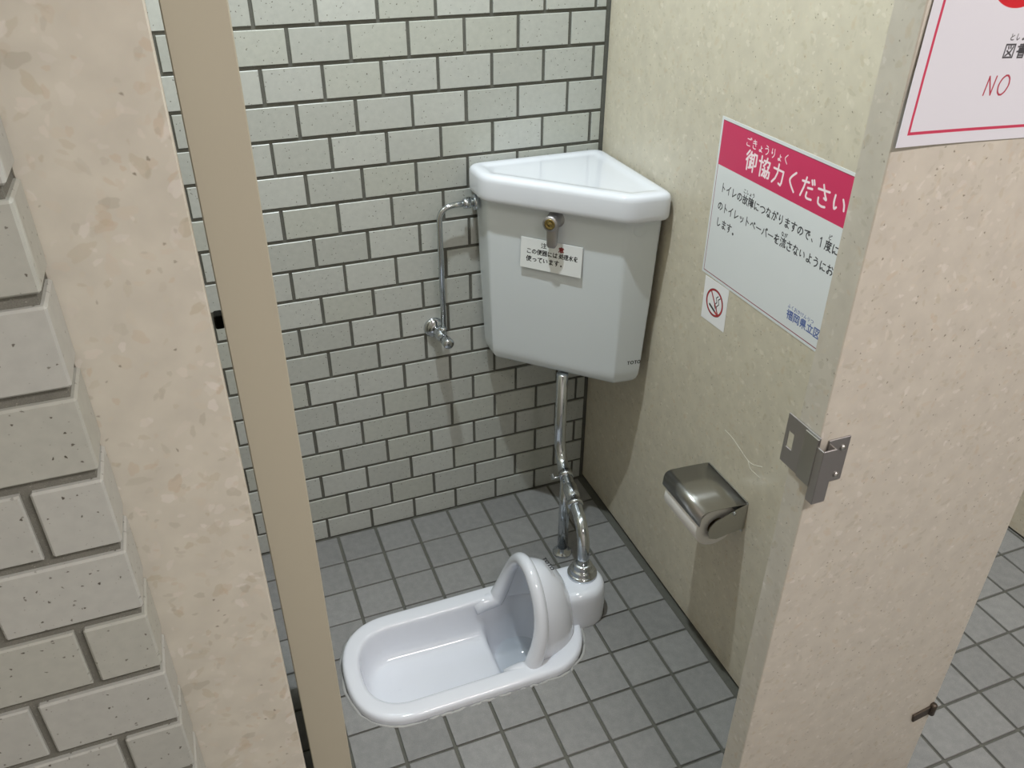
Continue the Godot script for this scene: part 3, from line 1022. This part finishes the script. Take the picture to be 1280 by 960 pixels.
func build_left_pier() -> void:
	var w := thing("wall_left", "near pier of pale speckled brick tiles at the left edge", "wall", Vector3.ZERO, "", "structure")
	var xe := -0.983
	var ze := 1.110
	part("mortar_bed", box_mesh(Vector3(0.55, 2.45, 0.145), 0.0), M.mortar_pier, w, Vector3(xe - 0.0040 - 0.275, 1.175, ze - 0.0050 - 0.0725))
	rng.seed = 9
	var ph := 0.0736
	var g := 0.0098
	var top := 1.313
	for row in range(-14, 18):
		var y1 := top - row * ph
		var y0 := y1 - ph + g
		if y0 < 0.0:
			y0 = 0.001
		if y1 - y0 < 0.02 or y1 > 2.39:
			continue
		var x := xe
		var first := true
		while x > -1.50:
			var full := 0.1105 - 0.0068
			var wd := full
			if first:
				wd = 0.0505 if posmod(row, 2) == 1 else 0.1045
			var hh := snappedf(y1 - y0, 0.0005)
			var o := MeshInstance3D.new()
			if first:
				o.mesh = box_mesh(Vector3(wd, hh, 0.050), 0.0018)
				o.position = Vector3(x - wd / 2, (y0 + y1) / 2, ze - 0.025)
			else:
				o.mesh = tile_mesh(wd, hh, 0.012, 0.0015)
				o.position = Vector3(x - wd / 2, (y0 + y1) / 2, ze + rng.randf_range(-0.0006, 0.0004))
			o.name = "brick_tile"
			o.material_override = M.brick[rng.randi() % 4]
			w.add_child(o, true)
			x -= wd + 0.0068
			first = false

# pale scratches left on the partition above the paper holder; y, z pairs
func scratches(panel: MeshInstance3D) -> void:
	for l in [[[0.5508, 0.5928], [0.5503, 0.617], [0.5417, 0.6461], [0.5332, 0.6746], [0.535, 0.6902], [0.5481, 0.7149]], [[0.5340, 0.6740], [0.5210, 0.6847], [0.5229, 0.7155]], [[0.4305, 0.4205], [0.4302, 0.4235]], [[0.3250, 0.3405], [0.3244, 0.3432]]]:
		var pts := []
		for q in l:
			pts.append(Vector3(0.0002, q[0], q[1]) - panel.position)
		var st := st_new()
		tube(st, bend(pts, 0.02, 6) if pts.size() > 2 else pts, 0.0007, 6)
		part("scratch_mark", done(st), M.scratch, panel, Vector3.ZERO, "pale scratch in the terrazzo")

func build_panels() -> void:
	var h := 2.02
	var pr := structure("wall_right", "beige terrazzo partition to the right of the cistern", "partition", box_mesh(Vector3(0.04, h, 1.02), 0.001), M.terrazzo_stall, Vector3(0.02, h / 2 + 0.006, 0.51))
	scratches(pr)
	structure("wall_front_right", "pale terrazzo front panel carrying the latch keeper", "panel", box_mesh(Vector3(0.189 - FX, h, 0.0405), 0.0012), M.terrazzo_fine, Vector3((0.189 + FX) / 2, h / 2 + 0.002, FZ - 0.02025))
	structure("wall_front_left", "narrow beige terrazzo front panel between brick pier and door", "panel", box_mesh(Vector3(0.104, h, 0.040), 0.0012), M.terrazzo, Vector3(-0.883 - 0.052, h / 2 + 0.002, FZ - 0.020))
	structure("wall_stall_left", "beige terrazzo side partition behind the open door", "partition", box_mesh(Vector3(0.04, h, 1.02), 0.001), M.terrazzo_stall, Vector3(-1.03, h / 2 + 0.006, 0.51))
	structure("wall_far_right", "terrazzo partition beyond the neighbouring stall floor", "partition", box_mesh(Vector3(0.04, h, 1.02), 0.001), M.terrazzo_stall, Vector3(0.98, h / 2 + 0.006, 0.51))
	# rooms around
	structure("wall_corridor_back", "plain painted corridor wall facing the stalls", "wall", box_mesh(Vector3(3.6, 2.5, 0.1), 0.0), M.paint, Vector3(0.3, 1.2, 3.05))
	structure("wall_corridor_left", "plain painted wall closing the corridor on the left", "wall", box_mesh(Vector3(0.1, 2.5, 3.2), 0.0), M.paint, Vector3(-1.55, 1.2, 1.5))
	structure("wall_corridor_right", "plain painted wall closing the corridor on the right", "wall", box_mesh(Vector3(0.1, 2.5, 3.2), 0.0), M.paint, Vector3(2.05, 1.2, 1.5))
	structure("wall_outer_right", "plain painted wall behind the last stall", "wall", box_mesh(Vector3(1.0, 2.5, 0.1), 0.0), M.paint, Vector3(1.53, 1.2, -0.06))
	structure("wall_outer_left", "plain painted wall beside the first stall", "wall", box_mesh(Vector3(0.5, 2.5, 0.1), 0.0), M.paint, Vector3(-1.28, 1.2, -0.06))
	structure("ceiling", "plain white ceiling over stalls and corridor", "ceiling", box_mesh(Vector3(3.8, 0.1, 3.5), 0.0), M.ceiling, Vector3(0.25, 2.46, 1.45))

func build_floor() -> void:
	var f := thing("floor", "grey square floor tiles with dark grout lines", "floor", Vector3.ZERO, "", "structure")
	var hole := PackedVector2Array(toilet_ring(0.012))
	var st := st_new()
	# bed with a hole for the bowl: cut along the bowl's middle so that no ring is left
	for half in [Rect2(-1.6, -0.15, 3.75, 0.15 + TC), Rect2(-1.6, TC, 3.75, 3.15 - TC)]:
		var a: Vector2 = half.position
		var b: Vector2 = half.end
		for p in Geometry2D.clip_polygons(PackedVector2Array([a, Vector2(b.x, a.y), b, Vector2(a.x, b.y)]), hole):
			prism(st, p, -0.30, -0.0035, true)
	add_box(st, Vector3(-0.5, -0.31, TC), Vector3(0.8, 0.03, 0.5), 0.0)
	part("grout_bed", done(st), M.grout, f)
	rng.seed = 15
	var out1 := toilet_ring(-0.0025)
	var out2 := socket_ring(-0.002)
	var pit := 0.0986
	var gx := 0.0072
	var gz := 0.0048
	for i in range(-1, 10):
		for j in range(-5, 6):
			var x1 := -0.1112 - i * pit - gx / 2
			var x0 := x1 - pit + gx
			var z0 := 0.4975 + j * pit + gz / 2
			var z1 := z0 + pit - gz
			if i == -1:
				x1 = -0.0175
			x0 = maxf(x0, -1.008)
			z0 = maxf(z0, 0.0015)
			if z0 > 1.02 or x1 - x0 < 0.015:
				continue
			z1 = minf(z1, 1.06)
			var polys := [PackedVector2Array([Vector2(x0, z0), Vector2(x1, z0), Vector2(x1, z1), Vector2(x0, z1)])]
			for cut in [out1, out2]:
				var nx := []
				for p in polys:
					nx.append_array(Geometry2D.clip_polygons(p, cut))
				polys = nx
			for p in polys:
				var area := 0.0
				for k in p.size():
					area += p[k].cross(p[(k + 1) % p.size()]) / 2.0
				if absf(absf(area) - (x1 - x0) * (z1 - z0)) < 1e-6:
					var y := rng.randf_range(-0.0005, 0.0003)
					part("floor_tile", box_mesh(Vector3(snappedf(x1 - x0, 0.0005), 0.012, snappedf(z1 - z0, 0.0005)), 0.0012), M.floor_tile[rng.randi() % 4], f, Vector3((x0 + x1) / 2, -0.006 + y, (z0 + z1) / 2))
				elif p.size() > 2:
					var s := st_new()
					prism(s, p, -0.012, 0.0)
					part("floor_tile", done(s), M.floor_tile[rng.randi() % 4], f)
	# neighbouring stall and corridor: a grid of their own
	var rest := st_new()
	var px := 0.0965
	for i in range(-21, 18):
		for j in range(-8, 22):
			var x0 := 0.379 + i * px + 0.003
			var x1 := x0 + px - 0.006
			var z0 := 0.771 + j * pit + 0.0028
			var z1 := z0 + pit - 0.0056
			if x1 < -1.0 and z0 < 1.11:
				continue
			if z0 < 1.06 and x0 < 0.045:
				if z1 < 1.075:
					continue
				z0 = 1.068
			z0 = maxf(z0, 0.002)
			if z1 > 3.0 or x0 < -1.49:
				continue
			if z1 - z0 < 0.01 or (x0 < 0.955 and x1 > 0.945 and z0 < 1.02):
				x1 = minf(x1, 0.953)
			var at := Vector3((x0 + x1) / 2, -0.006, (z0 + z1) / 2)
			var m := box_mesh(Vector3(snappedf(x1 - x0, 0.0005), 0.012, snappedf(z1 - z0, 0.0005)), 0.0012)
			if x0 > 0.04 and x1 < 0.96 and z0 > 0.35 and z1 < 1.36:
				part("floor_tile", m, M.floor_tile[rng.randi() % 4], f, at)
			else:
				rest.append_from(m, 0, Transform3D(Basis.IDENTITY, at))
	var r := part("floor_tile_rest", rest.commit(), M.floor_tile[0], f)
	r.set_meta("kind", "stuff")

func build_door() -> void:
	var d := thing("door_1", "beige stall door swung inwards, seen on its narrow edge", "door", Vector3.ZERO, "", "structure")
	var x0 := -0.8745
	var w := 0.0465
	var z1 := 1.008
	var z0 := 0.452
	part("leaf", box_mesh(Vector3(w, 1.93, z1 - z0), 0.001), M.door, d, Vector3(x0 + w / 2, 0.985, (z0 + z1) / 2))
	var st := st_new()
	add_box(st, Vector3(x0 - 0.006, 0.9115, 0.500), Vector3(0.013, 0.022, 0.022), 0.002)
	part("bumper", done(st), M.dark, d, Vector3.ZERO, "small black bumper on the back of the door")

# ---------------------------------------------------------------- papers
func build_papers() -> void:
	var st := st_new()
	var b := Basis(Vector3(0, 0, 1), Vector3(0, 1, 0), Vector3(-1, 0, 0))
	sheet(st, Vector3(-0.0002, 1.120 - 0.1457, 0.4465 + 0.2), b, Vector2(0.4, 0.2914), 0.0006)
	var t := thing("poster", "white poster with a crimson title band and lines of Japanese writing on the partition", "poster", Vector3.ZERO)
	part("printed_sheet", st.commit(), printed(poster_print(), 0.45), t)
	st = st_new()
	sheet(st, Vector3(-0.0002, 0.7830, 0.5010), b * Basis(Vector3.BACK, 0.03), Vector2(0.078, 0.0865), 0.0005)
	t = thing("no_smoking_sticker", "small white no smoking sticker with a red ring below the poster", "sticker", Vector3.ZERO)
	part("printed_sheet", st.commit(), printed(sticker_print(), 0.4), t)
	st = st_new()
	var rot := Basis(Vector3.BACK, -0.045)
	sheet(st, Vector3(-0.0145, 1.3958, FZ + 0.0012), rot, Vector2(0.42, 0.2967), 0.0005, 0.004)
	t = thing("notice_sheet", "white sheet with a thin red border and the word NO on the front panel", "notice", Vector3.ZERO)
	part("printed_sheet", st.commit(), printed(sheet_print(), 0.5), t)

# ---------------------------------------------------------------- lamps
func build_lamp(called: String, label: String, at: Vector3, size: Vector2, c: Color, energy: float, glow: float) -> void:
	var t := thing(called, label, "lamp", at)
	part("housing", box_mesh(Vector3(size.x + 0.03, 0.035, size.y + 0.03), 0.004), mat(Color(0.8, 0.8, 0.8), 0.5), t, Vector3(0, -0.0025, 0))
	var m := mat(Color(0.9, 0.9, 0.9), 0.5)
	m.emission_enabled = true
	m.emission = c
	m.emission_energy_multiplier = glow
	part("lamp_diffuser", box_mesh(Vector3(size.x, 0.006, size.y), 0.001), m, t, Vector3(0, -0.0225, 0))
	var l := AreaLight3D.new()
	l.name = "light"
	l.area_size = size
	l.light_color = c
	l.light_energy = energy
	l.area_range = 8.0
	l.shadow_enabled = true
	l.position = Vector3(0, -0.030, 0)
	l.rotation_degrees = Vector3(-90, 0, 0)
	t.add_child(l)

func _ready() -> void:
	setup_view()
	make_materials()
	build_lamp("ceiling_lamp", "small cool white ceiling lamp above the squat toilet stall", STALL_LAMP, Vector2(0.04, 0.04), STALL_COLOR, STALL_ENERGY, 8.0)
	build_lamp("ceiling_lamp", "small cool white ceiling lamp above the neighbouring stall", Vector3(0.44, 2.4, 0.51), Vector2(0.04, 0.04), STALL_COLOR, STALL_ENERGY, 8.0)
	build_lamp("ceiling_lamp", "long warm white ceiling lamp over the corridor", HALL_LAMP, Vector2(1.1, 0.16), HALL_COLOR, HALL_ENERGY, 3.0)
	build_floor()
	build_back_wall()
	build_panels()
	build_left_pier()
	build_door()
	build_toilet()
	build_cistern()
	build_pipes()
	build_paper_holder()
	build_latch()
	build_papers()
